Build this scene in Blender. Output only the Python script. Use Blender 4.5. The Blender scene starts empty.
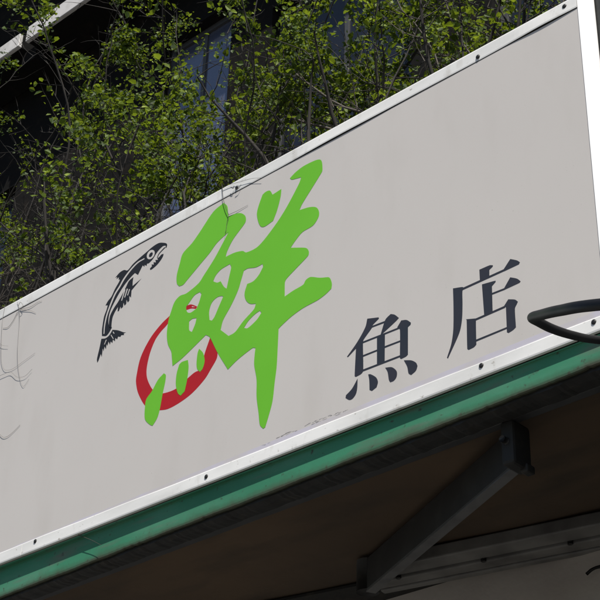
import bpy, bmesh, math, random
from mathutils import noise as mnoise
from mathutils import Vector, Matrix
# ------------------------------------------------------------------ camera, sky, sun, exposure
CAM_LOC = (2.44514, -2.56069, 1.6)
CAM_ROT = [[0.735454, 0.342599, 0.584579], [0.676949, -0.408588, -0.612206], [0.029111, 0.84598, -0.53242]]
FOCAL = 91.0800

sc = bpy.context.scene
COL = sc.collection
cd = bpy.data.cameras.new('camera'); cam = bpy.data.objects.new('camera', cd); COL.objects.link(cam)
cam.matrix_world = Matrix.Translation(CAM_LOC) @ Matrix(CAM_ROT).to_4x4()
cd.sensor_width = 36; cd.lens = FOCAL; cd.clip_end = 500; cd.clip_start = 0.05
sc.camera = cam
SUN = Vector((0.44, -0.34, 0.83)).normalized()      # direction towards the sun
w = bpy.data.worlds.new('World'); sc.world = w; w.use_nodes = True
nt = w.node_tree; bg = nt.nodes['Background']
sky = nt.nodes.new('ShaderNodeTexSky'); sky.sky_type = 'NISHITA'; sky.sun_disc = False
sky.sun_elevation = math.asin(SUN.z); sky.sun_rotation = math.atan2(SUN.x, SUN.y)
nt.links.new(sky.outputs[0], bg.inputs[0]); bg.inputs[1].default_value = 0.06
sl = bpy.data.lights.new('sun', 'SUN'); sl.energy = 4.6; sl.angle = math.radians(0.5); sl.color = (1, .95, .88)
so = bpy.data.objects.new('sun', sl); COL.objects.link(so)
so.rotation_euler = SUN.to_track_quat('Z', 'Y').to_euler(); so.location = SUN * 30
sc.view_settings.view_transform = 'Standard'; sc.view_settings.look = 'None'
sc.view_settings.exposure = 0.60; sc.view_settings.gamma = 1

SIGN = {
  'green_main':[(-0.335,4.314),(-0.3804,4.3001),(-0.4343,4.2497),(-0.467,4.2221),(-0.5049,4.2008),(-0.5151,4.1689),(-0.5247,4.1289),(-0.521,4.0982),(-0.5092,4.0824),(-0.4914,4.0809),(-0.4749,4.0909),(-0.4227,4.1243),(-0.3819,4.1502),(-0.3525,4.1738),(-0.3054,4.1919),(-0.3414,4.1424),(-0.3646,4.1138),(-0.4012,4.077),(-0.4221,4.0571),(-0.4727,4.0423),(-0.5022,4.0447),(-0.5242,4.0321),(-0.5362,4.0037),(-0.5446,3.9762),(-0.547,3.9303),(-0.5382,3.8897),(-0.5204,3.8578),(-0.5149,3.8352),(-0.5085,3.8033),(-0.4646,3.8166),(-0.3731,3.8577),(-0.3553,3.8431),(-0.32,3.7806),(-0.271,3.7053),(-0.2327,3.7237),(-0.1762,3.7399),(-0.1646,3.7355),(-0.1664,3.7136),(-0.1663,3.6826),(-0.154,3.6319),(-0.1505,3.5764),(-0.1398,3.5235),(-0.1326,3.4847),(-0.1193,3.4683),(-0.112,3.4701),(-0.0992,3.5059),(-0.0886,3.5427),(-0.0839,3.5945),(-0.0789,3.6425),(-0.0779,3.6966),(-0.0776,3.7646),(-0.0654,3.7709),(-0.0309,3.7851),(0.0135,3.7956),(0.0676,3.7996),(0.0966,3.8071),(0.1164,3.8166),(0.1178,3.8305),(0.1127,3.8479),(0.1052,3.8575),(0.0729,3.8694),(0.0378,3.8867),(0.0203,3.8842),(0.0106,3.8727),(-0.027,3.8685),(-0.0591,3.8621),(-0.0605,3.9089),(-0.0545,3.9198),(-0.0197,3.9386),(0.025,3.9621),(0.0284,3.9741),(0.0214,3.9883),(0.0085,3.9973),(-0.0435,4.0198),(-0.0238,4.0379),(0.0014,4.0542),(0.0418,4.0591),(0.0617,4.0797),(0.0619,4.0993),(0.0502,4.1176),(0.0241,4.1298),(-0.0142,4.1374),(-0.0025,4.1562),(0.0698,4.2331),(0.0718,4.244),(0.0688,4.2696),(0.0606,4.2824),(0.0397,4.2887),(-0.0025,4.2903),(-0.034,4.2839),(-0.0575,4.2723),(-0.0491,4.2635),(-0.033,4.259),(-0.0117,4.2537),(-0.0189,4.2355),(-0.0661,4.1717),(-0.1117,4.1262),(-0.1737,4.0832),(-0.2225,4.082),(-0.2398,4.0944),(-0.2735,4.1031),(-0.3109,4.1043),(-0.3059,4.1222),(-0.2832,4.1555),(-0.2409,4.1894),(-0.2333,4.2004),(-0.2375,4.2195),(-0.2555,4.2377),(-0.2785,4.2468),(-0.3117,4.2517),(-0.3181,4.2912)],
  'green_holes':[[(-0.2907,4.0703),(-0.2842,4.0559),(-0.2902,4.0254),(-0.298,3.9867),(-0.3101,3.9987),(-0.3259,4.0242),(-0.3402,4.0252),(-0.3581,4.0376),(-0.3482,4.0547),(-0.3268,4.0669)],[(-0.4134,4.0226),(-0.4056,4.0123),(-0.4131,3.9872),(-0.4224,3.9682),(-0.4476,3.9636),(-0.4631,3.9722),(-0.4707,3.9917),(-0.4575,4.0027),(-0.4359,4.0201)],[(-0.4192,3.9339),(-0.4233,3.9147),(-0.4351,3.8918),(-0.4478,3.9035),(-0.4508,3.9348),(-0.4366,3.9383)],[(-0.316,3.9688),(-0.3103,3.964),(-0.3269,3.9342),(-0.3413,3.9076),(-0.3517,3.8981),(-0.3623,3.9046),(-0.3662,3.9361),(-0.3572,3.9622),(-0.3359,3.9724)],[(-0.1533,4.0116),(-0.1503,4.001),(-0.1673,3.9786),(-0.1882,3.9668),(-0.2124,3.9676),(-0.221,3.9393),(-0.214,3.9136),(-0.1967,3.8942),(-0.1723,3.8843),(-0.1792,3.8683),(-0.2201,3.8445),(-0.2504,3.8206),(-0.2768,3.8174),(-0.3119,3.851),(-0.3037,3.8816),(-0.274,3.9198),(-0.2496,3.9599),(-0.2384,3.9922),(-0.2294,4.0207),(-0.2132,4.0218),(-0.1802,4.0116)],[(-0.1547,3.8539),(-0.1479,3.8445),(-0.166,3.8275),(-0.1994,3.8141),(-0.2157,3.8205),(-0.1982,3.8379),(-0.1729,3.8502)]],
  'green_bits':[[(-0.0906,4.2492),(-0.0925,4.2222),(-0.1041,4.1797),(-0.1185,4.1481),(-0.1505,4.1426),(-0.1671,4.1487),(-0.1788,4.1684),(-0.188,4.204),(-0.1826,4.2306),(-0.1682,4.2652),(-0.1548,4.2696),(-0.1382,4.2657),(-0.1261,4.2453)],[(-0.5446,3.7917),(-0.5349,3.7814),(-0.5354,3.759),(-0.5423,3.7213),(-0.5485,3.6748),(-0.5569,3.647),(-0.5743,3.6276),(-0.5867,3.635),(-0.6118,3.6631),(-0.6164,3.7112),(-0.6126,3.73),(-0.5916,3.7476),(-0.569,3.7778)],[(-0.443,3.7995),(-0.4375,3.773),(-0.4395,3.7339),(-0.4466,3.6968),(-0.4624,3.6879),(-0.475,3.7002),(-0.4869,3.7328),(-0.4877,3.7688),(-0.4796,3.7971),(-0.4687,3.8022)],[(-0.3977,3.8207),(-0.379,3.7983),(-0.3706,3.7685),(-0.3768,3.7463),(-0.3873,3.7392),(-0.3999,3.7547),(-0.4044,3.7763),(-0.4031,3.8073)]],
'red':[[(-0.5384,3.9914),(-0.5797,3.9733),(-0.6236,3.9407),(-0.6589,3.8885),(-0.6697,3.8319),(-0.6695,3.8067),(-0.6553,3.7651),(-0.6189,3.7101),(-0.584,3.6839),(-0.5448,3.6686),(-0.5101,3.6617),(-0.4602,3.6665),(-0.4118,3.6801),(-0.3651,3.7073),(-0.3416,3.7325),(-0.3207,3.7587),(-0.3192,3.7803),(-0.3307,3.8113),(-0.3527,3.8465),(-0.3752,3.7879),(-0.3794,3.743),(-0.4074,3.7465),(-0.4369,3.7372),(-0.4854,3.719),(-0.5399,3.7228),(-0.5685,3.7355),(-0.5927,3.7567),(-0.6185,3.7998),(-0.6257,3.8367),(-0.6171,3.887),(-0.5983,3.9264),(-0.5766,3.9463),(-0.5517,3.9602),(-0.5344,3.9757)],[(-0.4714,3.9815),(-0.4682,3.9967),(-0.4479,3.9928),(-0.4204,3.9741),(-0.4254,3.968),(-0.4464,3.9775)]],
'redslit':[[(-0.4441,3.985),(-0.4287,3.976),(-0.4438,3.9813)]],
'yu':[[(0.2447,3.6703),(0.2835,3.6592),(0.2845,3.6546),(0.2633,3.6429),(0.2609,3.6357),(0.2339,3.6119),(0.2306,3.603),(0.2323,3.5191),(0.2257,3.5118),(0.2078,3.5094),(0.2033,3.514),(0.2067,3.5939),(0.1795,3.5782),(0.176,3.5813),(0.211,3.6125),(0.238,3.6467)],[(0.3238,3.6533),(0.3371,3.6459),(0.3512,3.6305),(0.3413,3.6245),(0.297,3.6049),(0.2903,3.6048),(0.3014,3.6341),(0.3081,3.6453)],[(0.2609,3.642),(0.3047,3.64),(0.3047,3.6343),(0.2609,3.6366)],[(0.2288,3.6066),(0.2947,3.6046),(0.3543,3.603),(0.3542,3.5977),(0.2947,3.5992),(0.2289,3.6012)],[(0.2302,3.5657),(0.2814,3.5644),(0.2814,3.5594),(0.2303,3.5603)],[(0.303,3.5649),(0.3556,3.5629),(0.3556,3.558),(0.303,3.5596)],[(0.2306,3.523),(0.3569,3.5195),(0.3568,3.5141),(0.2307,3.5171)],[(0.2779,3.6011),(0.3047,3.6007),(0.3036,3.5171),(0.2782,3.518)],[(0.3454,3.605),(0.3587,3.6203),(0.3763,3.6146),(0.3902,3.6012),(0.3891,3.5957),(0.3803,3.5914),(0.3794,3.5118),(0.3729,3.5084),(0.3578,3.5073),(0.3536,3.5118),(0.3542,3.5936)],[(0.2136,3.5032),(0.2126,3.4756),(0.2084,3.4596),(0.1974,3.4498),(0.186,3.45),(0.1732,3.4602),(0.1745,3.4677),(0.1947,3.4799)],[(0.2493,3.5022),(0.2573,3.4996),(0.2749,3.4845),(0.2816,3.4686),(0.2773,3.4548),(0.2619,3.4496),(0.2539,3.4553),(0.2527,3.4846)],[(0.3056,3.5013),(0.3275,3.4945),(0.3427,3.4774),(0.3426,3.462),(0.3338,3.4537),(0.3221,3.4533),(0.3176,3.4615),(0.3134,3.486)],[(0.3664,3.5004),(0.3898,3.4915),(0.4046,3.4795),(0.4095,3.4683),(0.4042,3.4569),(0.3892,3.4501),(0.381,3.4578),(0.3768,3.4782)]],
'dian':[[(0.5252,3.6484),(0.5539,3.6407),(0.56,3.6353),(0.5541,3.628),(0.553,3.5885),(0.5497,3.5465),(0.5403,3.5122),(0.5039,3.4543),(0.5009,3.4582),(0.5151,3.4915),(0.5225,3.5305),(0.5251,3.5947)],[(0.5529,3.6376),(0.6805,3.6398),(0.6819,3.6334),(0.5527,3.6309)],[(0.6078,3.6692),(0.6392,3.6688),(0.649,3.6646),(0.6479,3.6609),(0.6377,3.6556),(0.6368,3.6361),(0.6082,3.6358)],[(0.6799,3.6397),(0.7007,3.6609),(0.7198,3.6485),(0.7281,3.6395),(0.7249,3.6348),(0.6813,3.6333)],[(0.6138,3.6235),(0.6468,3.6188),(0.6548,3.6172),(0.6546,3.6135),(0.6432,3.6059),(0.6418,3.5329),(0.6168,3.533)],[(0.6408,3.587),(0.6809,3.5857),(0.6806,3.5806),(0.6406,3.5819)],[(0.6789,3.5862),(0.6978,3.609),(0.7169,3.5971),(0.727,3.5854),(0.7239,3.5827),(0.6807,3.5809)],[(0.5619,3.5438),(0.5949,3.5336),(0.5916,3.5273),(0.5901,3.4612),(0.5827,3.4567),(0.5668,3.4552),(0.5628,3.4603),(0.5639,3.541)],[(0.5904,3.5346),(0.6768,3.5362),(0.6786,3.5301),(0.5901,3.5284)],[(0.6744,3.5349),(0.6887,3.55),(0.7078,3.5414),(0.716,3.5322),(0.7128,3.5271),(0.7064,3.5165),(0.7064,3.4649),(0.6984,3.4605),(0.6849,3.4575),(0.6802,3.4612),(0.681,3.5306)],[(0.588,3.4754),(0.6824,3.4756),(0.6821,3.4707),(0.5878,3.4699)]],
'fish':[[(-0.5834,4.267),(-0.5874,4.2745),(-0.5998,4.2826),(-0.6241,4.2926),(-0.6519,4.2914),(-0.6835,4.2822),(-0.7154,4.2731),(-0.7427,4.2637),(-0.7602,4.252),(-0.7695,4.2502),(-0.7851,4.2587),(-0.8042,4.258),(-0.8155,4.2524),(-0.8253,4.2457),(-0.815,4.2448),(-0.8187,4.2372),(-0.8066,4.2402),(-0.8073,4.2313),(-0.8002,4.2287),(-0.8039,4.2207),(-0.8204,4.2008),(-0.834,4.178),(-0.8493,4.1671),(-0.8596,4.1543),(-0.8479,4.1503),(-0.8518,4.1342),(-0.8605,4.1114),(-0.8629,4.0788),(-0.8631,4.064),(-0.8596,4.0405),(-0.8393,4.0328),(-0.8276,4.0375),(-0.8154,4.0519),(-0.8285,4.0636),(-0.8358,4.0905),(-0.8327,4.1191),(-0.8175,4.1468),(-0.7932,4.1783),(-0.7678,4.2019),(-0.7414,4.2174),(-0.7279,4.2231),(-0.7119,4.2088),(-0.704,4.2206),(-0.6961,4.2324),(-0.693,4.2371),(-0.6844,4.2281),(-0.6833,4.2349),(-0.6739,4.2267),(-0.6721,4.235),(-0.6635,4.2328),(-0.6459,4.2412),(-0.6336,4.2548),(-0.6208,4.2644),(-0.6031,4.2711),(-0.5899,4.2676),(-0.5903,4.2587),(-0.5851,4.2579)],[(-0.5904,4.2602),(-0.6166,4.2474),(-0.6247,4.2343),(-0.6149,4.2369),(-0.6067,4.2412),(-0.5968,4.2396),(-0.5978,4.2317),(-0.6066,4.2205),(-0.6236,4.209),(-0.6459,4.2023),(-0.6543,4.2033),(-0.656,4.2096),(-0.6474,4.2146),(-0.6502,4.2226),(-0.6393,4.2172),(-0.6415,4.2272),(-0.6297,4.2214),(-0.6338,4.2325),(-0.6212,4.2275),(-0.6271,4.2387),(-0.6202,4.2509),(-0.5954,4.264)],[(-0.7333,4.2102),(-0.7538,4.2036),(-0.7656,4.1858),(-0.7775,4.1681),(-0.7978,4.1425),(-0.8147,4.1269),(-0.8304,4.1033),(-0.8315,4.074),(-0.8263,4.0579),(-0.8134,4.0515),(-0.8172,4.061),(-0.8166,4.0904),(-0.8074,4.109),(-0.795,4.1227),(-0.7945,4.1058),(-0.7878,4.105),(-0.7822,4.1195),(-0.779,4.1096),(-0.7699,4.1127),(-0.7693,4.1288),(-0.7626,4.1142),(-0.7552,4.1187),(-0.7559,4.1346),(-0.7483,4.1204),(-0.7414,4.125),(-0.7438,4.1431),(-0.7351,4.1336),(-0.7358,4.1604),(-0.6929,4.1876),(-0.7331,4.1762),(-0.7345,4.1937)],[(-0.861,4.0308),(-0.84,4.025),(-0.8235,4.0293),(-0.8095,4.0441),(-0.7823,4.0317),(-0.7541,4.0139),(-0.7417,4.0084),(-0.7524,4.0082),(-0.7492,4.0019),(-0.7629,4.0064),(-0.7668,4.0014),(-0.7779,4.0071),(-0.7814,3.9983),(-0.7911,4.007),(-0.7912,3.9948),(-0.8021,4.0054),(-0.8031,3.9928),(-0.8121,4.0027),(-0.8143,3.9915),(-0.8231,4.0065),(-0.8266,3.9914),(-0.8317,4.0006),(-0.8318,3.9818),(-0.8403,3.9948),(-0.8426,3.9778),(-0.8484,3.9913),(-0.8484,3.9598),(-0.8552,3.9731),(-0.8625,3.9523),(-0.8677,3.9459),(-0.8715,3.961),(-0.8652,3.9987)]],
'fishlight':[[(-0.6891,4.2629),(-0.6872,4.2586),(-0.718,4.2562),(-0.7493,4.2412),(-0.7768,4.2193),(-0.7932,4.1991),(-0.8141,4.177),(-0.8324,4.14),(-0.8445,4.1077),(-0.8496,4.0736),(-0.8485,4.0437),(-0.8526,4.0452),(-0.8547,4.0756),(-0.8504,4.1119),(-0.8389,4.1448),(-0.8206,4.182),(-0.7997,4.2041),(-0.7833,4.2247),(-0.7547,4.2466),(-0.7215,4.2615)],[(-0.7716,4.1808),(-0.7668,4.1765),(-0.7774,4.1399),(-0.7823,4.1408)],[(-0.7598,4.1778),(-0.755,4.1739),(-0.764,4.1457),(-0.7685,4.1476)],[(-0.748,4.171),(-0.7443,4.1676),(-0.7511,4.1479),(-0.7547,4.1502)],[(-0.8139,4.0282),(-0.7997,4.0081),(-0.8014,4.0066),(-0.8156,4.0266)],[(-0.8045,4.0356),(-0.7975,4.0259),(-0.8014,4.0267),(-0.8073,4.0352)],[(-0.8371,4.018),(-0.8336,4.0167),(-0.8405,4.0021),(-0.8435,4.0033)],[(-0.6476,4.2751),(-0.6435,4.2704),(-0.6409,4.265),(-0.6401,4.2595),(-0.6411,4.2543),(-0.6438,4.2501),(-0.648,4.2472),(-0.6532,4.2458),(-0.659,4.2462),(-0.6648,4.2483),(-0.67,4.2519),(-0.6741,4.2566),(-0.6767,4.2619),(-0.6776,4.2675),(-0.6766,4.2726),(-0.6739,4.2769),(-0.6697,4.2798),(-0.6644,4.2812),(-0.6586,4.2808),(-0.6528,4.2787)]],
'fishpupil':[[(-0.6518,4.2684),(-0.65,4.2663),(-0.649,4.2637),(-0.6489,4.2611),(-0.6496,4.2585),(-0.6511,4.2563),(-0.6532,4.2547),(-0.6558,4.2539),(-0.6586,4.2538),(-0.6613,4.2546),(-0.6636,4.2561),(-0.6654,4.2582),(-0.6664,4.2607),(-0.6666,4.2634),(-0.6659,4.266),(-0.6644,4.2681),(-0.6622,4.2698),(-0.6596,4.2706),(-0.6568,4.2707),(-0.6541,4.2699)]],
'scuffs':[[(-0.0523,3.423),(-0.0433,3.4232),(-0.0442,3.4225),(-0.0511,3.4219)],[(0.0688,3.429),(0.0725,3.4293),(0.0721,3.4283),(0.0699,3.4278)],[(-0.0456,3.4256),(-0.0277,3.4258),(-0.0294,3.4256),(-0.0445,3.4246)],[(0.133,3.4248),(0.1452,3.425),(0.144,3.4248),(0.1341,3.4241)],[(0.0718,3.4229),(0.0826,3.4231),(0.0815,3.4225),(0.0729,3.4217)],[(0.0828,3.4289),(0.0968,3.4291),(0.0954,3.4287),(0.0839,3.4279)],[(-0.0324,3.4277),(-0.0164,3.4279),(-0.018,3.4276),(-0.0313,3.4267)],[(0.0975,3.4225),(0.1108,3.4228),(0.1095,3.4221),(0.0985,3.4213)],[(-0.0026,3.4226),(0.0072,3.4229),(0.0063,3.4221),(-0.0015,3.4214)],[(0.1457,3.4274),(0.151,3.4275),(0.1505,3.4271),(0.1468,3.4265)],[(0.1717,3.424),(0.1836,3.4242),(0.1824,3.4239),(0.1728,3.4231)],[(0.0323,3.4265),(0.0407,3.4267),(0.0399,3.426),(0.0334,3.4254)],[(0.0562,3.4226),(0.0693,3.4229),(0.068,3.4222),(0.0573,3.4214)],[(0.1391,3.4208),(0.1517,3.4209),(0.1505,3.4208),(0.1402,3.42)],[(0.1404,3.421),(0.1561,3.4212),(0.1546,3.4208),(0.1415,3.4199)],[(0.0958,3.4276),(0.1107,3.4279),(0.1093,3.4275),(0.0969,3.4266)],[(-0.0375,3.4273),(-0.0217,3.4276),(-0.0232,3.4269),(-0.0364,3.426)],[(-0.0999,3.4187),(-0.0903,3.4189),(-0.0912,3.4186),(-0.0988,3.4179)],[(-0.0345,3.4219),(-0.0183,3.422),(-0.02,3.4221),(-0.0333,3.4212)],[(0.0653,3.4292),(0.0789,3.4294),(0.0775,3.4291),(0.0664,3.4283)],[(0.1465,3.4207),(0.1568,3.421),(0.1558,3.4201),(0.1476,3.4194)],[(-0.0297,3.4274),(-0.0175,3.4276),(-0.0187,3.4275),(-0.0286,3.4267)],[(-0.0652,3.4235),(-0.0528,3.4236),(-0.054,3.4234),(-0.0641,3.4227)],[(-0.1148,3.4175),(-0.1065,3.4178),(-0.1073,3.4168),(-0.1136,3.4162)],[(0.1511,3.4251),(0.1608,3.4253),(0.1598,3.4248),(0.1522,3.4241)],[(0.0745,3.4249),(0.0858,3.4252),(0.0846,3.4246),(0.0756,3.4239)],[(0.1643,3.4237),(0.1735,3.4239),(0.1726,3.4233),(0.1654,3.4226)],[(-0.0525,3.4248),(-0.0347,3.4251),(-0.0365,3.4248),(-0.0513,3.4238)],[(0.0449,3.4294),(0.0543,3.4296),(0.0534,3.4291),(0.046,3.4284)],[(-0.1221,3.4191),(-0.1091,3.4192),(-0.1104,3.4191),(-0.121,3.4183)],[(0.0694,3.426),(0.0823,3.4261),(0.081,3.4258),(0.0705,3.425)],[(0.0938,3.4237),(0.0976,3.4238),(0.0972,3.4234),(0.0949,3.4229)],[(0.0844,3.422),(0.0914,3.4222),(0.0907,3.4217),(0.0855,3.4211)],[(0.0587,3.4271),(0.0673,3.4273),(0.0664,3.4269),(0.0598,3.4262)],[(-0.0108,3.424),(-0.0029,3.4242),(-0.0037,3.4237),(-0.0097,3.4231)],[(0.1135,3.4287),(0.1248,3.429),(0.1237,3.4283),(0.1146,3.4276)],[(-0.0296,3.4263),(-0.0144,3.4265),(-0.0159,3.4263),(-0.0284,3.4255)],[(-0.0684,3.4231),(-0.0547,3.4233),(-0.056,3.4232),(-0.0673,3.4223)],[(-0.0257,3.4256),(-0.0102,3.4258),(-0.0118,3.4255),(-0.0246,3.4246)],[(0.1387,3.427),(0.1468,3.4272),(0.146,3.4266),(0.1398,3.4259)],[(0.1476,3.4246),(0.1541,3.4248),(0.1534,3.4244),(0.1487,3.4239)],[(0.0392,3.428),(0.054,3.4283),(0.0525,3.4277),(0.0403,3.4268)],[(-0.0697,3.4243),(-0.0544,3.4245),(-0.0559,3.4241),(-0.0685,3.4232)],[(0.1239,3.4261),(0.1291,3.4262),(0.1286,3.4257),(0.125,3.4252)],[(0.1201,3.4267),(0.1283,3.4269),(0.1275,3.4264),(0.1212,3.4258)]],
'film':[[(-1.447,3.4082),(-0.3577,3.4186),(0.3529,3.4222),(0.9352,3.4229),(0.9339,3.4076),(-1.2417,3.4035),(-1.4456,3.4028)]],
}
SCREWS = [(-0.3276, 3.3889), (-1.0653, 3.3977), (0.604, 3.3973), (0.9182, 3.3953), (0.6331, 4.3431), (-0.2791, 4.343), (0.9121, 4.355)]

# ------------------------------------------------------------------ helpers
def mat(name, col, rough=.6, metal=0, noise=None, bump=None, spec=.5, trans=0):
    """noise = (scale, second colour, low, high, detail, stretch)"""
    m = bpy.data.materials.new(name); m.use_nodes = True
    t = m.node_tree; b = t.nodes['Principled BSDF']
    b.inputs['Base Color'].default_value = (*col, 1); b.inputs['Roughness'].default_value = rough
    b.inputs['Metallic'].default_value = metal; b.inputs['Specular IOR Level'].default_value = spec
    tc = t.nodes.new('ShaderNodeTexCoord')
    cur = None
    for n in (noise or []):
        s, c2, lo, hi, det, st = n
        mp = t.nodes.new('ShaderNodeMapping'); mp.inputs['Scale'].default_value = st
        t.links.new(tc.outputs['Object'], mp.inputs[0])
        nz = t.nodes.new('ShaderNodeTexNoise'); nz.inputs['Scale'].default_value = s; nz.inputs['Detail'].default_value = det
        t.links.new(mp.outputs[0], nz.inputs['Vector'])
        r = t.nodes.new('ShaderNodeMapRange'); r.inputs['From Min'].default_value = lo; r.inputs['From Max'].default_value = hi
        t.links.new(nz.outputs['Fac'], r.inputs['Value'])
        mx = t.nodes.new('ShaderNodeMix'); mx.data_type = 'RGBA'
        t.links.new(r.outputs[0], mx.inputs['Factor'])
        if cur is None: mx.inputs['A'].default_value = (*col, 1)
        else: t.links.new(cur, mx.inputs['A'])
        mx.inputs['B'].default_value = (*c2, 1)
        cur = mx.outputs['Result']
    if cur is not None: t.links.new(cur, b.inputs['Base Color'])
    if bump:
        nz = t.nodes.new('ShaderNodeTexNoise'); nz.inputs['Scale'].default_value = bump[0]; nz.inputs['Detail'].default_value = 4
        t.links.new(tc.outputs['Object'], nz.inputs['Vector'])
        bp = t.nodes.new('ShaderNodeBump'); bp.inputs['Strength'].default_value = bump[1]; bp.inputs['Distance'].default_value = bump[2]
        t.links.new(nz.outputs['Fac'], bp.inputs['Height']); t.links.new(bp.outputs[0], b.inputs['Normal'])
    return m

def link(name, me, m, parent=None):
    o = bpy.data.objects.new(name, me); COL.objects.link(o)
    if m: me.materials.append(m)
    if parent: o.parent = parent
    return o
def from_bm(name, bm, m, parent=None, smooth=False):
    bmesh.ops.recalc_face_normals(bm, faces=bm.faces)
    me = bpy.data.meshes.new(name); bm.to_mesh(me); bm.free()
    if smooth: me.polygons.foreach_set('use_smooth', [True] * len(me.polygons))
    return link(name, me, m, parent)
def empty(name, label, cat, group=None):
    o = bpy.data.objects.new(name, None); COL.objects.link(o); tag(o, label, cat, group); return o
def tag(o, label, cat, group=None):
    o['label'] = label; o['category'] = cat
    if group: o['group'] = group
    return o
def hexa(bm, pts):
    """8 corner points: bottom ring then top ring"""
    v = [bm.verts.new(p) for p in pts]
    for f in ((0,1,2,3),(4,5,6,7),(0,1,5,4),(1,2,6,5),(2,3,7,6),(3,0,4,7)): bm.faces.new([v[i] for i in f])
    return v
def box(bm, x0, x1, y0, y1, z0, z1):
    return hexa(bm, [(x0,y0,z0),(x1,y0,z0),(x1,y1,z0),(x0,y1,z0),(x0,y0,z1),(x1,y0,z1),(x1,y1,z1),(x0,y1,z1)])
def bevel(bm, r, seg=2):
    bmesh.ops.bevel(bm, geom=list(bm.edges), offset=r, segments=seg, affect='EDGES', profile=.5)
def beam(bm, a, b, w, h, up=Vector((0,0,1))):
    """bar whose bottom-front edge runs from a to b; w to the back, h upwards"""
    a = Vector(a); b = Vector(b); d = (b-a).normalized(); s = up.cross(d).normalized()
    if s.y < 0: s = -s
    hexa(bm, [a, b, b+s*w, a+s*w, a+up*h, b+up*h, b+s*w+up*h, a+s*w+up*h])
def catmull(pts, n=6):
    pts = [Vector(p) for p in pts]; q = [pts[0]*2-pts[1]] + pts + [pts[-1]*2-pts[-2]]; out = []
    for i in range(1, len(q)-2):
        p0,p1,p2,p3 = q[i-1:i+3]
        for k in range(n):
            t = k/n
            out.append(.5*((2*p1)+(-p0+p2)*t+(2*p0-5*p1+4*p2-p3)*t*t+(-p0+3*p1-3*p2+p3)*t**3))
    out.append(pts[-1]); return out
class Tubes:
    """many tapered tubes gathered as one mesh"""
    def __init__(s): s.v = []; s.f = []
    def add(s, pts, r0, r1, n=5):
        base = len(s.v); L = len(pts); ref = Vector((.3,.9,.2))
        for i, p in enumerate(pts):
            d = (pts[min(i+1,L-1)]-pts[max(i-1,0)]).normalized()
            a = d.cross(ref).normalized(); b = d.cross(a); r = r0+(r1-r0)*i/(L-1)
            for k in range(n):
                t = 2*math.pi*k/n; s.v.append(p+a*(r*math.cos(t))+b*(r*math.sin(t)))
        for i in range(L-1):
            for k in range(n):
                k2 = (k+1) % n; s.f.append((base+i*n+k, base+i*n+k2, base+(i+1)*n+k2, base+(i+1)*n+k))
        s.f.append(tuple(base+k for k in range(n))); s.f.append(tuple(base+(L-1)*n+k for k in reversed(range(n))))
    def build(s, name, m, parent=None):
        me = bpy.data.meshes.new(name); me.from_pydata([tuple(v) for v in s.v], [], s.f)
        me.polygons.foreach_set('use_smooth', [True]*len(me.polygons)); return link(name, me, m, parent)
def smooth_loop(pts, n=5, ang=48):
    """round a closed outline but keep its sharp corners"""
    N = len(pts); P = [Vector((p[0], p[1], 0)) for p in pts]; out = []
    def corner(i):
        a = P[i]-P[i-1]; b = P[(i+1) % N]-P[i]
        return a.length == 0 or b.length == 0 or a.angle(b) > math.radians(ang)
    cn = [corner(i) for i in range(N)]
    for i in range(N):
        p1 = P[i]; p2 = P[(i+1) % N]
        p0 = p1*2-p2 if cn[i] else P[i-1]
        p3 = p2*2-p1 if cn[(i+1) % N] else P[(i+2) % N]
        L = (p2-p1).length
        m1 = Vector() if cn[i] and cn[(i+1)%N] else (p2-p0)*.5; m2 = (p3-p1)*.5
        for m_ in (m1, m2):
            if m_.length > L: m_ *= L/m_.length
        if cn[i] and cn[(i+1)%N]:
            out.append(p1); continue
        for k in range(n):
            t = k/n
            out.append((2*t**3-3*t*t+1)*p1+(t**3-2*t*t+t)*m1+(-2*t**3+3*t*t)*p2+(t**3-t*t)*m2)
    return out
def decal(name, loops, y, m, parent, sm=True, thick=.00016):
    """cut vinyl on the sign face: outline loops (x,z) filled (with holes) and given its thickness"""
    cu = bpy.data.curves.new(name, 'CURVE'); cu.dimensions = '2D'; cu.fill_mode = 'BOTH'; cu.extrude = thick/2
    for lp in loops:
        q = smooth_loop(lp) if sm else [Vector((p[0], p[1], 0)) for p in lp]
        s = cu.splines.new('POLY'); s.points.add(len(q)-1); s.use_cyclic_u = True
        for i, p in enumerate(q): s.points[i].co = (p.x, p.y, 0, 1)
    t = bpy.data.objects.new('tmp', cu); COL.objects.link(t)
    dg = bpy.context.evaluated_depsgraph_get(); me = bpy.data.meshes.new_from_object(t.evaluated_get(dg))
    bpy.data.objects.remove(t); bpy.data.curves.remove(cu)
    me.name = name; me.transform(Matrix(((1,0,0,0),(0,0,-1,y),(0,1,0,0),(0,0,0,1))))
    me.materials.clear()
    return link(name, me, m, parent)

# ------------------------------------------------------------------ materials
M_panel = mat('panel', (.512,.489,.466), .42, noise=[(1.4,(.492,.470,.448),.4,.75,5,(1,1,1)),(5,(.465,.442,.416),.52,.9,6,(1.6,1,.5)),(160,(.34,.32,.29),.70,.80,2,(1,1,1))], spec=.35)
M_alu = mat('white_frame', (.74,.74,.725), .45, noise=[(3,(.55,.55,.53),.42,.75,6,(1,1,3)),(11,(.44,.42,.38),.58,.78,8,(1.6,1,.8)),(60,(.25,.22,.18),.66,.78,4,(1,1,1))])
M_alu2 = mat('bright_frame', (.86,.86,.85), .3)  # whiter, glossier copy of the frame paint for the end rails
M_greenv = mat('green_vinyl', (.138,.455,.032), .5, spec=.2, noise=[(1.6,(.118,.405,.024),.35,.75,4,(1,1,1))])
M_red = mat('red_vinyl', (.385,.014,.021), .5, spec=.15, noise=[(6,(.34,.015,.022),.4,.7,4,(1,1,1))])
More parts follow.
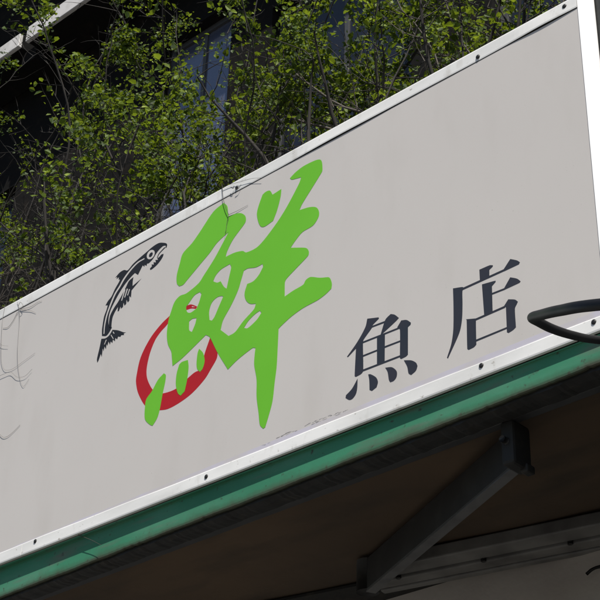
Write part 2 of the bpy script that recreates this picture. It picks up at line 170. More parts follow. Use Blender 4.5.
M_char = mat('slate_vinyl', (.028,.029,.040), .5, spec=.3, noise=[(8,(.020,.027,.038),.4,.7,3,(1,1,1))])
M_fish = mat('black_vinyl', (.015,.016,.019), .5, spec=.3)
M_film = mat('lavender_film', (.49,.47,.53), .4, noise=[(9,(.48,.455,.455),.45,.65,4,(1,1,1))])
M_scuff = mat('scuff', (.27,.26,.27), .8)
M_screw = mat('dark_screw', (.02,.02,.02), .45, metal=.3)
M_fascia = mat('green_paint', (.036,.19,.105), .65, spec=.3, noise=[(2.2,(.028,.155,.085),.4,.7,5,(1,1,3)),(7,(.09,.22,.15),.48,.78,8,(.35,1,1.5)),(9,(.10,.125,.095),.54,.74,7,(.4,1,3)),(55,(.04,.05,.035),.64,.74,5,(1,1,1))], bump=(45,.12,.002))
def add_dirt(m):
    t = m.node_tree; b = t.nodes['Principled BSDF']; src = b.inputs['Base Color'].links[0].from_socket
    a = t.nodes.new('ShaderNodeAttribute'); a.attribute_name = 'dirt'; tc = t.nodes.new('ShaderNodeTexCoord')
    n1 = t.nodes.new('ShaderNodeTexNoise'); n1.inputs['Scale'].default_value = 13; n1.inputs['Detail'].default_value = 9; n1.inputs['Roughness'].default_value = .72
    t.links.new(tc.outputs['Object'], n1.inputs['Vector'])
    s_ = t.nodes.new('ShaderNodeMath'); s_.operation = 'ADD'; t.links.new(a.outputs['Fac'], s_.inputs[0]); t.links.new(n1.outputs['Fac'], s_.inputs[1])
    r_ = t.nodes.new('ShaderNodeMapRange'); r_.inputs['From Min'].default_value = .72; r_.inputs['From Max'].default_value = 1.45; r_.inputs['To Max'].default_value = .93
    t.links.new(s_.outputs[0], r_.inputs['Value'])
    mx = t.nodes.new('ShaderNodeMix'); mx.data_type = 'RGBA'; t.links.new(r_.outputs[0], mx.inputs['Factor'])
    t.links.new(src, mx.inputs['A']); mx.inputs['B'].default_value = (.052,.048,.030,1); t.links.new(mx.outputs['Result'], b.inputs['Base Color'])
add_dirt(M_fascia)
M_black = mat('black_bar', (.008,.008,.007), .7, noise=[(25,(.025,.022,.016),.55,.75,5,(1,1,1))], bump=(60,.3,.003))
M_grey = mat('grey_alu', (.165,.162,.152), .5, noise=[(8,(.075,.073,.07),.4,.7,4,(1,1,1))])
M_cloth = mat('brown_canvas', (.092,.060,.034), .9, noise=[(1.2,(.042,.029,.018),.35,.7,4,(1,1,1)),(9,(.045,.032,.02),.5,.75,4,(.3,1,1))], bump=(4,.5,.02))
M_armd = mat('arm_metal', (.022,.023,.023), .5, noise=[(14,(.032,.033,.033),.5,.75,4,(1,1,1))])
M_arml = mat('arm_lit_underside', (.10,.10,.098), .45, noise=[(14,(.06,.06,.06),.5,.75,4,(1,1,1))])  # lighter copy of the arm metal, carrying light bounced off the ground
M_rubber = mat('black_tube', (.005,.005,.0055), .5, spec=.3)
M_shopwall = mat('shop_render', (.42,.39,.35), .85, noise=[(3,(.33,.30,.27),.4,.7,6,(1,1,1))], bump=(40,.3,.004))
M_dark = mat('dark_cladding', (.02,.021,.02), .5, noise=[(30,(.035,.036,.034),.5,.75,4,(1,1,1)),(14,(.4,.4,.38),.79,.81,1,(1,1,1))])
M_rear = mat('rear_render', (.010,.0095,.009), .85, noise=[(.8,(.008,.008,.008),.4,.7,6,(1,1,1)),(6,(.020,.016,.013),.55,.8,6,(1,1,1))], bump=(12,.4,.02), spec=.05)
M_ledge = mat('ledge_paint', (.55,.54,.53), .7, noise=[(5,(.40,.39,.37),.45,.7,6,(1,1,1))])
M_frame = mat('window_frame', (.05,.052,.055), .5)
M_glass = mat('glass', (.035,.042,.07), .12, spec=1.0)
M_glass.node_tree.nodes['Principled BSDF'].inputs['Coat Weight'].default_value = 1.0; M_glass.node_tree.nodes['Principled BSDF'].inputs['Metallic'].default_value = .35; M_glass.node_tree.nodes['Principled BSDF'].inputs['Base Color'].default_value = (.09,.105,.16,1)  # blue sky reflection partly put into the base colour
M_glass2 = mat('dim_glass', (.012,.014,.020), .15, spec=.5)  # darker copy of the glass, weaker sky reflection put into its colour
M_pave = mat('paving', (.15,.145,.135), .85, noise=[(.7,(.11,.107,.10),.4,.7,6,(1,1,1))])
M_asph = mat('asphalt', (.055,.055,.056), .9, noise=[(40,(.08,.08,.08),.5,.8,3,(1,1,1))])
M_soil = mat('soil', (.06,.045,.03), .95)
M_planter = mat('planter_concrete', (.22,.21,.19), .9)
M_bark = mat('bark', (.013,.011,.009), .9, noise=[(20,(.030,.026,.022),.45,.7,4,(1,1,.3))])
M_dry = mat('dry_twig', (.075,.064,.052), .9)
M_faint = mat('shadow_twig', (.20,.19,.18), .9)  # pale grey so twigs on the face look like twig shadows
M_twig = mat('dark_twig', (.05,.042,.035), .8)
def leaf_mat():
    m = bpy.data.materials.new('leaf'); m.use_nodes = True; t = m.node_tree; t.nodes.clear()
    out = t.nodes.new('ShaderNodeOutputMaterial'); a = t.nodes.new('ShaderNodeAttribute'); a.attribute_name = 'tone'
    r = t.nodes.new('ShaderNodeValToRGB'); e = r.color_ramp.elements
    e[0].color = (.014,.032,.006,1); e[0].position = 0; e[1].color = (.22,.29,.028,1); e[1].position = 1
    k = e.new(.5); k.color = (.062,.108,.012,1)
    t.links.new(a.outputs['Fac'], r.inputs[0])
    p = t.nodes.new('ShaderNodeBsdfPrincipled'); p.inputs['Roughness'].default_value = .6; p.inputs['Specular IOR Level'].default_value = .3
    t.links.new(r.outputs[0], p.inputs['Base Color'])
    tr = t.nodes.new('ShaderNodeBsdfTranslucent'); g = t.nodes.new('ShaderNodeMix'); g.data_type = 'RGBA'; g.inputs['Factor'].default_value = .5
    g.inputs['B'].default_value = (.29,.38,.012,1); t.links.new(r.outputs[0], g.inputs['A']); t.links.new(g.outputs['Result'], tr.inputs[0])
    mx = t.nodes.new('ShaderNodeMixShader'); mx.inputs[0].default_value = .38
    t.links.new(p.outputs[0], mx.inputs[1]); t.links.new(tr.outputs[0], mx.inputs[2]); t.links.new(mx.outputs[0], out.inputs[0])
    return m
M_leaf = leaf_mat()

# ------------------------------------------------------------------ the setting: ground, street
bm = bmesh.new(); box(bm, -120, 120, -120, 120, -.3, -.124)
o = from_bm('road', bm, M_asph); o['kind'] = 'structure'
bm = bmesh.new(); box(bm, -40, 40, -4.2, 30, -.12, 0)
o = from_bm('pavement', bm, M_pave); o['kind'] = 'structure'

# ------------------------------------------------------------------ shop body under and behind the sign
W = math.radians(11)                                  # the shop wall runs at a slight angle to the sign
WD = Vector((math.cos(W), math.sin(W), 0)); WN = Vector((-math.sin(W), math.cos(W), 0))
W0 = Vector((-.22, .722, 0))                           # a point on the wall line
def wallpt(s, n, z): p = W0+WD*s+WN*n; return Vector((p.x, p.y, z))
shop = empty('shop_building', 'low rendered shop front in deep shade below the awning', 'building')
bm = bmesh.new()
box(bm, -4.2, 3.4, .805, .95, 0, 4.1)
from_bm('wall', bm, M_shopwall, shop)
bm = bmesh.new(); box(bm, -4.4, 4.2, 0.10, 4.14, 4.105, 4.2); from_bm('roof', bm, M_planter, shop)
bm = bmesh.new(); box(bm, -1.1, -.1, .76, .802, .02, 2.1)
from_bm('door', bm, M_frame, shop)

# ------------------------------------------------------------------ awning
aw = empty('folding_awning', 'retracted awning with weathered green front rail and brown canvas under the sign', 'awning')
def fy(x): return .0225-.0052*(x+1.25)                # front plane of the rail drifts nearer the sign to the right
random.seed(5)
# green front rail: top ledge hidden behind the sign, rounded nose, peeling lower lip
bm = bmesh.new(); rows = []
N = 260
for i in range(N+1):
    x = -1.75+2.695*i/N; y = max(fy(x),.0095); lz = 3.268+.0125*(x+1.25)
    chip = .0007*math.sin(x*9)+.0006*math.sin(x*37+1)+random.uniform(-.0006,.0006)
    if random.random() < .04: chip += random.uniform(.001,.003)
    prof = [(.075,3.3665),(.0075,3.3665),(.0075,3.3625),(y-.001,3.3625),(y,3.361),(y-.0005,3.335),(y-.0008,lz+.022),(y-.0008,lz+.009),(y,lz+.003+chip*.6),(y+.003,lz+chip),(y+.008,lz+.001+chip),(.075,lz+.014)]
    rows.append([bm.verts.new((x, p[0], p[1])) for p in prof])
for a, b in zip(rows, rows[1:]):
    for k in range(len(prof)): k2 = (k+1) % len(prof); bm.faces.new((a[k], b[k], b[k2], a[k2]))
bm.faces.new(rows[0]); bm.faces.new(rows[-1])
fr = from_bm('front_rail', bm, M_fascia, aw, False)
at = fr.data.attributes.new('dirt', 'FLOAT', 'POINT'); K = len(prof)
at.data.foreach_set('value', [(0,0,.1,.35,.12,.02,.28,.62,.9,1,1,1)[i % K] for i in range(len(fr.data.vertices))])
# black rubber strip under it, ragged
bm = bmesh.new(); rows = []
for i in range(N+1):
    x = -1.75+2.695*i/N; lz = 3.268+.0125*(x+1.25)
    r = random.uniform(-.002,.002)+.0015*math.sin(x*47)
    prof = [(fy(x)+.0125+r*.6,lz+.0135),(fy(x)+.012+r*.6,lz-.006+r),(.050,lz-.010+r),(.088,lz-.006+r*.5),(.088,lz+.0135)]
    rows.append([bm.verts.new((x, p[0], p[1])) for p in prof])
for a, b in zip(rows, rows[1:]):
    for k in range(5): k2 = (k+1) % 5; bm.faces.new((a[k], b[k], b[k2], a[k2]))
bm.faces.new(rows[0]); bm.faces.new(rows[-1])
from_bm('lower_rail', bm, M_black, aw)
bm = bmesh.new(); hexa(bm, [(-1.75,.0905,3.262),(.945,.0905,3.291),(.945,.118,3.291),(-1.75,.118,3.262),(-1.75,.0905,3.300),(.945,.0905,3.329),(.945,.118,3.329),(-1.75,.118,3.300)])
bevel(bm, .003); from_bm('inner_rail', bm, M_armd, aw)
# canvas: slightly sagging sheet from the rail to the cassette
bm = bmesh.new(); g = []
for i in range(61):
    row = []
    for j in range(17):
        s = -1.65+2.58*i/60; f = j/16
        p = Vector((s, .105, 0)).lerp(Vector((s, .80, 0)), f)
        z = 3.318+.0108*(s+1.2)*(1-f)-.018*math.sin(math.pi*f)+.004*math.sin(s*9+f*3)*math.sin(math.pi*f)
        row.append(bm.verts.new((p.x, p.y, z)))
    g.append(row)
for i in range(60):
    for j in range(16): bm.faces.new((g[i][j], g[i+1][j], g[i+1][j+1], g[i][j+1]))
o = from_bm('canvas', bm, M_cloth, aw, True); md = o.modifiers.new('thickness', 'SOLIDIFY'); md.thickness = .003
# cassette along the wall: three stepped rails
def wbar(name, n0, n1, z0, z1, m, s0=-.06, s1=.74, bv=.004):
    bm = bmesh.new(); hexa(bm, [wallpt(s0,n0,z0),wallpt(s1,n0,z0),wallpt(s1,n1,z0),wallpt(s0,n1,z0),wallpt(s0,n0,z1),wallpt(s1,n0,z1),wallpt(s1,n1,z1),wallpt(s0,n1,z1)])
    bevel(bm, bv); return from_bm(name, bm, m, aw)
wbar('cassette_rail', -.172, -.103, 3.262, 3.30, M_grey)
wbar('cassette_rail', -.099, -.050, 3.254, 3.296, M_grey)
wbar('cassette_rail', -.046, -.020, 3.250, 3.29, M_grey)
bm = bmesh.new(); pp = [wallpt(-1.6,-.03,0), wallpt(.60,-.03,0), Vector((.52,.803,0)), Vector((-1.75,.803,0))]
hexa(bm, [(p.x,p.y,3.289) for p in pp]+[(p.x,p.y,3.297) for p in pp]); from_bm('shadow_gap_plate', bm, M_black, aw)  # black plate added to paint the shadow gap between rails and wall
# folding arm
a = Vector((.60,.125,3.187)); b = Vector((-.20,.52,3.187))
bm = bmesh.new(); beam(bm, a+Vector((0,0,.004)), b+Vector((0,0,.004)), .034, .098); bevel(bm, .004)
arm = from_bm('folding_arm', bm, M_armd, aw)
bm = bmesh.new(); d = (b-a).normalized(); beam(bm, a+d*.03, b-d*.0, .029, .0035); from_bm('arm_light_strip', bm, M_arml, arm)  # paler strip painting the ground bounce on the arm's underside
bm = bmesh.new(); box(bm, .583, .620, .090, .165, 3.176, 3.292); bevel(bm, .008); from_bm('front_bracket', bm, M_black, aw)
bm = bmesh.new(); box(bm, .603, .626, .135, .168, 3.168, 3.19); bevel(bm, .005); from_bm('front_bracket', bm, M_black, aw)
T = Tubes(); T.add([Vector((-.215,.545,3.196)), Vector((-.215,.545,3.29))], .033, .033, 20); T.build('elbow_joint', M_black, aw)
for x, y in ((.60,.125),):
    T = Tubes(); T.add([Vector((x,y-.035,3.235)), Vector((x,y-.052,3.235))], .009, .009, 8); T.build('bolt', M_screw, aw)
for s in (.03,.3,.56):
    T = Tubes(); p = wallpt(s,-.101,3.254); T.add([p, p+Vector((0,0,.012))], .008, .008, 8); T.build('bolt', M_screw, aw)

# ------------------------------------------------------------------ the sign
sg = empty('shop_sign', 'long off-white shop sign reading 鮮魚店 with leaping fish emblem and red ring', 'sign')
XL, XR, ZT, ZB = -2.6, .988, 4.372, 3.369
bm = bmesh.new(); box(bm, XL+.01, .949, .0, .018, ZB+.012, ZT-.012)
pan = from_bm('panel', bm, M_panel, sg)
# thin face frame: top, bottom and ends stand proud of the panel; the top one lifts a little in places
def rail(name, z0, z1, x0, x1, lift=0):
    bm = bmesh.new(); n = 90; rows = []
    for i in range(n+1):
        x = x0+(x1-x0)*i/n
        l = .0011+lift*(.0022*math.exp(-((x-.12)/.22)**2)+.0030*math.exp(-((x-.84)/.09)**2)+.0003*math.sin(x*9))
        zz = .0008*math.sin(x*5.1)+.0005*math.sin(x*17)
        prof = [(-l,z0+zz),(-l-.0006,z0+.004+zz),(-.0022,z1-.004),(-.0012,z1),(.0178,z1),(.0178,z1-.003),(-.0003,z1-.003),(-l+.0008,z0+zz)]
        if name == 'bottom_rail': prof = [(-.0016,z1+zz),(-.0024,z1-.003+zz),(-.0030,z0+.004),(-.0022,z0),(.0065,z0),(.0065,z0+.003),(-.0005,z0+.003),(-.0006,z1+zz)]
        rows.append([bm.verts.new((x, p[0], p[1])) for p in prof])
    for a, b in zip(rows, rows[1:]):
        for k in range(8): k2 = (k+1) % 8; bm.faces.new((a[k], b[k], b[k2], a[k2]))
    bm.faces.new(rows[0]); bm.faces.new(rows[-1]); return from_bm(name, bm, M_alu, sg)
bm = bmesh.new(); box(bm, XL+.02, .9485, -.0007, .0005, ZT-.0428, ZT-.034); from_bm('dark_gap_strip', bm, M_black, sg)  # black strip painting the dark gap below the top rail
rail('top_rail', ZT-.040, ZT, XL, -.402, 1); rail('top_rail', ZT-.040, ZT, -.400, XR-.040, 1)
rail('bottom_rail', ZB, ZB+.038, XL, -1.131); rail('bottom_rail', ZB, ZB+.038, -1.129, XR-.040)
bm = bmesh.new()
hexa(bm, [(.9495,-.0022,ZB),(XR,.0105,ZB),(XR,.0178,ZB),(.9495,.0165,ZB),(.9495,-.0022,ZT),(XR,.0105,ZT),(XR,.0178,ZT),(.9495,.0165,ZT)])
bevel(bm, .0006); from_bm('end_rail', bm, M_alu2, sg)  # face tilted outward so it catches more sun
bm = bmesh.new(); hexa(bm, [(XL-.04,-.004,ZB),(XL-.001,-.004,ZB),(XL-.001,.0178,ZB),(XL-.04,.0178,ZB),(XL-.04,-.004,ZT),(XL-.001,-.004,ZT),(XL-.001,.0178,ZT),(XL-.04,.0178,ZT)]); from_bm('end_rail', bm, M_alu2, sg)
decal('edge_film', SIGN['film'], -.00012, M_film, sg, False)
decal('red_ring', SIGN['red'], -.00012, M_red, sg)
decal('red_slit', SIGN['redslit'], -.0003, M_panel, sg)  # small white slit in the red print, in panel colour
o = decal('brush_character', [SIGN['green_main']]+SIGN['green_holes'], -.0005, M_greenv, sg)
for lp in SIGN['green_bits']: decal('brush_stroke', [lp], -.0005, M_greenv, o)
def printed(key):
    root = decal('printed_character', [SIGN[key][0]], -.00012, M_char, sg)
    for i, lp in enumerate(SIGN[key][1:]): decal('stroke', [lp], -.00016-.00003*(i % 6), M_char, root)
printed('yu'); printed('dian')
f = decal('fish_emblem', SIGN['fish'][:1], -.00012, M_fish, sg)
for nme, lp in zip(('jaw','fin','tail'), SIGN['fish'][1:]): decal(nme, [lp], -.00012, M_fish, f)
for lp in SIGN['fishlight'][:-1]: decal('light_line', [lp], -.0003, M_panel, f)
e = decal('eye', SIGN['fishlight'][-1:], -.0003, M_panel, f)
decal('pupil', SIGN['fishpupil'], -.0005, M_fish, f)
for k, lp in enumerate(SIGN['scuffs']): decal('scuff_mark', [lp], -.0003-.00002*(k % 9), M_scuff, sg, False, .00003)
for i, (x, z) in enumerate(SCREWS):
    bm = bmesh.new(); bmesh.ops.create_uvsphere(bm, u_segments=14, v_segments=8, radius=.0068)
    for v in bm.verts: v.co.y = v.co.y*.45
    bmesh.ops.translate(bm, verts=bm.verts, vec=(x, -.003, z)); from_bm('screw', bm, M_screw, sg, True)

# ------------------------------------------------------------------ dark end wall right of the sign, hoop
bm = bmesh.new(); box(bm, .955, 3.4, .0225, .9, 0, 5.4); bevel(bm, .01)
tag(from_bm('dark_pillar', bm, M_dark), 'near-black clad wall end just right of the sign edge', 'wall')
hp = catmull([(1.9,.04,3.02),(2.02,-.35,2.86),(2.0,-.85,2.62),(1.80,-1.16,2.545),(1.616,-1.153,2.609),(1.509,-1.077,2.679),(1.421,-.985,2.751),(1.356,-.912,2.806),(1.318,-.84,2.848),(1.283,-.745,2.892),(1.231,-.6,2.966),(1.17,-.408,3.067),(1.19,-.15,3.16),(1.2,.04,3.18)], 12)
T = Tubes(); T.add(hp, .0078, .0078, 16)
hoop = T.build('wall_hoop', M_rubber); tag(hoop, 'black bent tubular hoop jutting in front of the sign at the right edge', 'hoop')

T = Tubes(); T.add(catmull([(.366,.772,3.177),(.385,.775,3.188),(.41,.785,3.194),(.47,.806,3.20)], 5), .0045, .0045, 8)
tag(T.build('cable_end', M_rubber), 'short black cable end sticking out on the wall at the lower right edge', 'cable')

# ------------------------------------------------------------------ rear building
rb = empty('rear_building', 'dark rendered building with pale ledge and blue-reflecting windows behind the shrubs', 'building')
WY = 4.2
win = [(-9.0,-7.9,8.3,10.4),(-5.85,-4.95,8.6,11.0),(-4.45,-2.95,8.3,10.6),(-2.2,-1.2,8.3,10.6),(-5.85,-4.95,5.0,7.2),(-4.45,-2.95,5.0,7.2),(-.6,.4,8.3,10.6)]
xs = sorted({-16., 8.}|{v for q in win for v in q[:2]}); zs = sorted({0., 15.}|{v for q in win for v in q[2:]})
bm = bmesh.new()
for xa, xb in zip(xs, xs[1:]):
    for za, zb in zip(zs, zs[1:]):
        cx, cz = (xa+xb)/2, (za+zb)/2
        if any(q[0] < cx < q[1] and q[2] < cz < q[3] for q in win): continue
        v = [(xa,WY,za),(xb,WY,za),(xb,WY,zb),(xa,WY,zb)]; bm.faces.new([bm.verts.new(p) for p in v])
for q in win:   # reveals
    x0,x1,z0,z1 = q; y1 = WY+.2
    for v in ([(x0,WY,z0),(x1,WY,z0),(x1,y1,z0),(x0,y1,z0)],[(x0,WY,z1),(x1,WY,z1),(x1,y1,z1),(x0,y1,z1)],[(x0,WY,z0),(x0,WY,z1),(x0,y1,z1),(x0,y1,z0)],[(x1,WY,z0),(x1,WY,z1),(x1,y1,z1),(x1,y1,z0)]):
        bm.faces.new([bm.verts.new(p) for p in v])
for v in ([(-16,WY,0),(-16,14,0),(-16,14,15),(-16,WY,15)],[(8,WY,0),(8,14,0),(8,14,15),(8,WY,15)],[(-16,WY,15),(8,WY,15),(8,14,15),(-16,14,15)],[(-16,14,0),(8,14,0),(8,14,15),(-16,14,15)]):
    bm.faces.new([bm.verts.new(p) for p in v])
bmesh.ops.remove_doubles(bm, verts=bm.verts, dist=.0005)
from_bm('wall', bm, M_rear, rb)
for q in win:
    x0,x1,z0,z1 = q; bm = bmesh.new(); t = .055; y0, y1 = WY+.10, WY+.16
    box(bm,x0,x0+t,y0,y1,z0,z1); box(bm,x1-t,x1,y0,y1,z0,z1); box(bm,x0+t,x1-t,y0,y1,z0,z0+t); box(bm,x0+t,x1-t,y0,y1,z1-t,z1); box(bm,(x0+x1)/2-.02,(x0+x1)/2+.02,y0+.01,y1-.01,z0+t,z1-t)
    fr = from_bm('window', bm, M_frame, rb)
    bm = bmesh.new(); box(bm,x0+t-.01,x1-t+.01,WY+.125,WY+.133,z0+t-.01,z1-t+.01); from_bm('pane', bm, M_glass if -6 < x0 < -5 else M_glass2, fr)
LY, LZ = 3.75, 11.79
bm = bmesh.new()
box(bm, -16, -7.50, LY, WY-.003, LZ-.17, LZ); box(bm, -7.39, 8, LY, WY-.003, LZ-.17, LZ)
bevel(bm, .008); from_bm('ledge', bm, M_rear, rb)  # slab coloured dark to paint the shade on the ledge's underside
bm = bmesh.new(); box(bm, -16, -7.50, LY-.045, LY-.003, LZ-.17, LZ); box(bm, -7.39, 8, LY-.045, LY-.003, LZ-.18, LZ+.005)
bevel(bm, .006); from_bm('ledge_front', bm, M_ledge, rb)
bm = bmesh.new(); box(bm, -7.55, -7.34, LY+.06, WY-.003, LZ-.34, LZ-.185); from_bm('ledge_bracket', bm, M_rear, rb)
bm = bmesh.new(); box(bm, -16, 8, 3.4, WY-.003, 14.2, 14.4); from_bm('ledge', bm, M_rear, rb)

# ------------------------------------------------------------------ planter and shrubs
pl = empty('roof_planter', 'long concrete planter on the shop roof hidden behind the sign', 'planter')
bm = bmesh.new(); box(bm,-4.2,.95,.35,.42,4.205,4.55); box(bm,-4.2,.95,1.68,1.75,4.205,4.55); box(bm,-4.2,-4.13,.423,1.677,4.205,4.55); box(bm,.88,.95,.423,1.677,4.205,4.55)
from_bm('trough', bm, M_planter, pl)
bm = bmesh.new(); box(bm,-4.127,.877,.423,1.677,4.21,4.5); from_bm('soil', bm, M_soil, pl)

def shrub(x, y, h, spread, stems, leafy, seed, label, lean=(0,0), dry=0, bare=.25, full=.05):
    R = random.Random(seed); T = Tubes(); LV = []; LF = []; TN = []
    root = empty('shrub', label, 'shrub', 'shrubs growing up behind the sign'); root.location = (x, y, 4.5)
    def rv(s=1): return Vector((R.gauss(0,s), R.gauss(0,s), R.gauss(0,s)))
    def leaf(p, size, tone):
        n = (Vector((.25,-.5,.55))+rv(.75)).normalized(); u = n.cross(rv()).normalized(); v = n.cross(u)
        b = len(LV); L = size*R.uniform(.75,1.3); Wd = L*R.uniform(.33,.46); k = n*(Wd*.35)
        LV.extend([p, p+u*L*.35+v*Wd+k, p+u*L*.75+v*Wd*.7+k, p+u*L, p+u*L*.75-v*Wd*.7+k, p+u*L*.35-v*Wd+k, p+u*L*.5])
        LF.extend([(b,b+6,b+1),(b+1,b+6,b+3,b+2),(b,b+5,b+6),(b+6,b+5,b+4,b+3)]); TN.extend([tone]*4)
    def twig(p, d, L, lv, dens, flag=None):
        c0 = mnoise.noise((p+d*L*.5+Vector((x,y,0)))*1.55+Vector((3,7,2)))+.35*mnoise.noise((p+Vector((x,y,0)))*4.5)
        if flag is None or R.random() < .25: flag = R.random() < dens*min(1,max(.02,(c0+full+.04)*7.0))
        if not flag and lv < 2 and R.random() < .38: return
        pts = [p]; q = p; dd = d.normalized(); n = max(4, int(L/.045))
        for i in range(n):
            dd = (dd+rv(.13)+Vector((0,-.01,.035))).normalized(); q = q+dd*(L/n); pts.append(q)
        T.add(pts, .0013+.0036*min(1,L/1.0), .0005, 4)
        for i in range(1, len(pts)):
            if lv > 0 and R.random() < .42:
                s = (dd+rv(.75)).normalized(); twig(pts[i], s, L*R.uniform(.22,.5), lv-1, dens, flag)
            hgt = (pts[i].z)/max(h,.1)
            if flag and R.random() < .85*min(1.0, max(0,(hgt-bare)*2.6)+.04) and (i > len(pts)*.25 or lv == 0):
                tone = min(1, max(0, R.gauss(.37,.28)))
                for _ in range(R.randint(5,11)): leaf(pts[i]+rv(.022), R.choice((.012,.017,.022,.029)), min(1,max(0,tone+R.gauss(0,.15))))
    for s in range(stems):
        a = R.uniform(0, 2*math.pi); r = R.uniform(0,.12); p = Vector((math.cos(a)*r*1.5, math.sin(a)*r, 0))
        d = Vector((math.cos(a)*spread*R.uniform(.4,1)+lean[0], math.sin(a)*spread*.55*R.uniform(.2,1)+lean[1], 1)).normalized()
        H = h*R.uniform(.7,1.05); n = int(H/.09); pts = [p]; q = p; dd = d
        for i in range(n):
            dd = (dd+rv(.11)+Vector((0,0,.03))).normalized(); q = q+dd*(H/n); pts.append(q)
        r0 = R.choice((.004,.006,.007,.012)); T.add(pts, r0, .0025, 6)
        for i in range(2, len(pts)):
            for _ in range(2 if R.random() < .35 else 1):
                az = R.uniform(0, 2*math.pi); sd = Vector((math.cos(az), math.sin(az)*.8, R.uniform(.15,.9)))
                twig(pts[i], sd, R.uniform(.16,.52)*(1.1-.5*i/len(pts)), 1 if R.random() < .8 else 2, leafy)
    T.build('branches', M_dry if dry else M_bark, root)
    if LF:
        me = bpy.data.meshes.new('leaves'); me.from_pydata([tuple(v) for v in LV], [], LF)
        at = me.attributes.new('tone', 'FLOAT', 'FACE'); at.data.foreach_set('value', TN)
        link('leaves', me, M_leaf, root)
    return root, len(TN)//4
tot = 0
SH = [ # x, y, height, spread, stems, leafy, seed, label, kwargs
 (-4.00,1.45,3.7,.26,7,.95,31,'tallest shrub, at the upper left corner below the pale ledge', {'full':-.02,'bare':.45}),
 (-3.45,1.15,3.2,.30,8,.90,11,'leafy shrub at the far left edge, densest towards the top', {'full':-.06,'bare':.55}),
 (-2.95,.75,2.7,.28,6,.85,12,'tall shrub left of the fish emblem, thick with small leaves', {'full':-.04,'bare':.62}),
 (-2.35,1.15,3.0,.22,6,.90,13,'shrub with brown main stem rising above the fish emblem', {'full':-.03,'bare':.50}),
 (-1.95,.65,2.1,.34,4,.50,14,'open shrub in front of the narrow blue window', {'lean':(-.1,0)}),
 (-2.00,1.50,3.2,.26,6,.90,32,'tall shrub reaching the top of the view between ledge and blue window', {'full':-.04,'bare':.5}),
 (-1.30,1.10,2.5,.24,6,.95,15,'bushy shrub directly above the green character', {'full':.08}),
 (-.95,.65,1.7,.32,5,.80,16,'bright leafed shrub above the middle of the sign', {}),
 (-.45,1.15,1.9,.30,6,.75,17,'shrub standing right of centre before the dark wide window', {'full':-.02,'bare':.35}),
 (.05,.70,1.5,.32,6,.28,18,'thin shrub with dry twigs near the top right', {'dry':1,'full':-.12}),
 (.50,1.05,1.4,.30,6,.38,19,'sparse shrub closest to the right end of the sign', {'full':-.12}),
 (-2.60,.55,1.15,.5,8,.12,20,'low leafless tangle of grey twigs along the left of the sign', {'dry':1}),
 (-1.60,.50,.95,.5,8,.22,21,'low bare thicket between the fish emblem and green character', {}),
 (-.30,.50,.85,.5,8,.12,22,'low bare thicket on the right half of the top edge', {}),
 (.25,.48,.85,.5,8,.14,23,'low dark thicket nearest the top right corner of the sign', {}),
]
for x,y,h,sp,st,lf,sd,lb,kw in SH:
    r, n = shrub(x,y,h,sp,st,lf,sd,lb,**kw); tot += n
    print('shrub', lb, n)
print('leaves', tot)

# twigs that hang over the top rail onto the sign face, each part of one fallen spray; pale grey ones imitate twig shadows
def spray(label, lines, m=M_twig):
    T = Tubes()
    for pts, r0, r1 in lines: T.add(catmull([(x, y, z) for x, y, z in pts], 5), r0, r1, 5)
    return tag(T.build('dry_twig', m), label, 'twig', 'twigs caught over the top edge of the sign')
spray('forked dark twig with its modelled shadow line hanging over the top edge onto the green character', [([(-0.344, -0.006, 4.39), (-0.335, -0.0058, 4.332), (-0.321, -0.0057, 4.288), (-0.305, -0.0055, 4.251), (-0.31, -0.0053, 4.228), (-0.312, -0.0052, 4.2), (-0.316, -0.005, 4.187)],0.0009,0.0006),([(-0.31, -0.003, 4.255), (-0.273, -0.0023, 4.253), (-0.227, -0.0015, 4.254)],0.0007,0.0003),([(-0.342, -0.006, 4.37), (-0.303, -0.006, 4.366), (-0.263, -0.006, 4.355), (-0.212, -0.006, 4.343), (-0.169, -0.006, 4.324)],0.0007,0.0004),([(-0.299, -0.009, 4.351), (-0.29, -0.008, 4.342), (-0.288, -0.007, 4.351)],0.0012,0.0009),([(-0.276, -0.009, 4.333), (-0.265, -0.0075, 4.332), (-0.258, -0.006, 4.343)],0.0012,0.0006)])  # a thin side branch stands in for the twig's shadow line
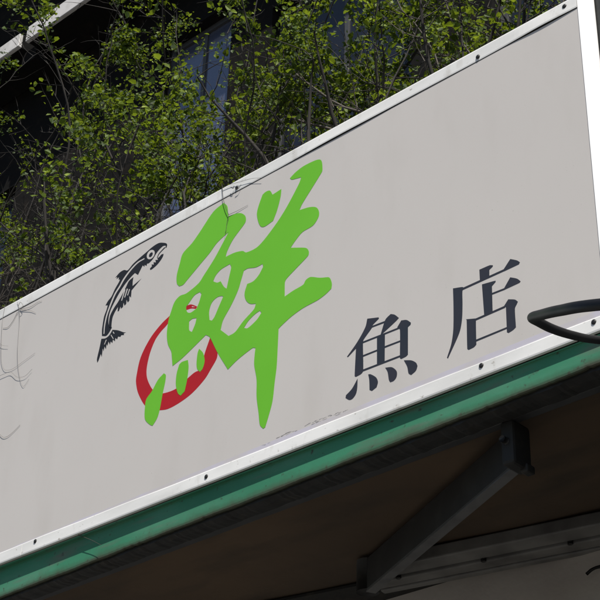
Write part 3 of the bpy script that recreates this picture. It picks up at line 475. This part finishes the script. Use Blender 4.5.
spray('thin hooked pale twig imitating a twig shadow down the sign left of the fish emblem', [([(-1.346, -0.0045, 4.362), (-1.332, -0.0042, 4.332), (-1.32, -0.0039, 4.287), (-1.312, -0.0037, 4.216), (-1.305, -0.0034, 4.155), (-1.29, -0.0031, 4.091), (-1.268, -0.0028, 4.033), (-1.254, -0.0026, 4.006), (-1.239, -0.0023, 3.993), (-1.217, -0.002, 4.012)],0.0007,0.0003),([(-1.33, -0.01, 4.332), (-1.32, -0.01, 4.348), (-1.301, -0.01, 4.325), (-1.316, -0.01, 4.319)],0.001,0.0007),([(-1.327, -0.003, 4.326), (-1.27, -0.0025, 4.312), (-1.228, -0.002, 4.315), (-1.207, -0.0015, 4.311)],0.0007,0.0003),([(-1.326, -0.003, 4.324), (-1.267, -0.0023, 4.297), (-1.232, -0.0015, 4.273)],0.0007,0.0003),([(-1.339, -0.003, 4.319), (-1.359, -0.0025, 4.291), (-1.384, -0.002, 4.276), (-1.414, -0.0015, 4.284)],0.0008,0.0005)], M_faint)
spray('longest thin curved pale twig imitating a twig shadow on the sign at the very left edge', [([(-1.419, -0.0045, 4.379), (-1.42, -0.0042, 4.355), (-1.421, -0.004, 4.318), (-1.413, -0.0037, 4.255), (-1.402, -0.0035, 4.191), (-1.389, -0.0032, 4.139), (-1.368, -0.003, 4.104), (-1.344, -0.0027, 4.091), (-1.311, -0.0025, 4.087), (-1.26, -0.0023, 4.096), (-1.204, -0.002, 4.106)],0.0007,0.0003),([(-1.399, -0.005, 4.083), (-1.355, -0.0048, 4.081), (-1.322, -0.0046, 4.075), (-1.283, -0.0044, 4.042), (-1.239, -0.0042, 4.03), (-1.205, -0.004, 4.044)],0.0006,0.0004),([(-1.433, -0.005, 4.238), (-1.399, -0.0045, 4.209), (-1.363, -0.004, 4.192)],0.0006,0.0003)], M_faint)
spray('short hooked pale twig imitating a twig shadow low on the left edge of the sign', [([(-1.373, -0.003, 3.882), (-1.341, -0.0027, 3.853), (-1.315, -0.0024, 3.83), (-1.288, -0.0021, 3.825), (-1.259, -0.0018, 3.834), (-1.231, -0.0015, 3.847)],0.0006,0.0004)], M_faint)
spray('short dark twig caught on the shaded part of the green rail', [([(-0.892, 0.004, 3.392), (-0.866, 0.0045, 3.366), (-0.832, 0.005, 3.348), (-0.799, 0.0055, 3.33), (-0.761, 0.006, 3.307)],0.001,0.0005)])
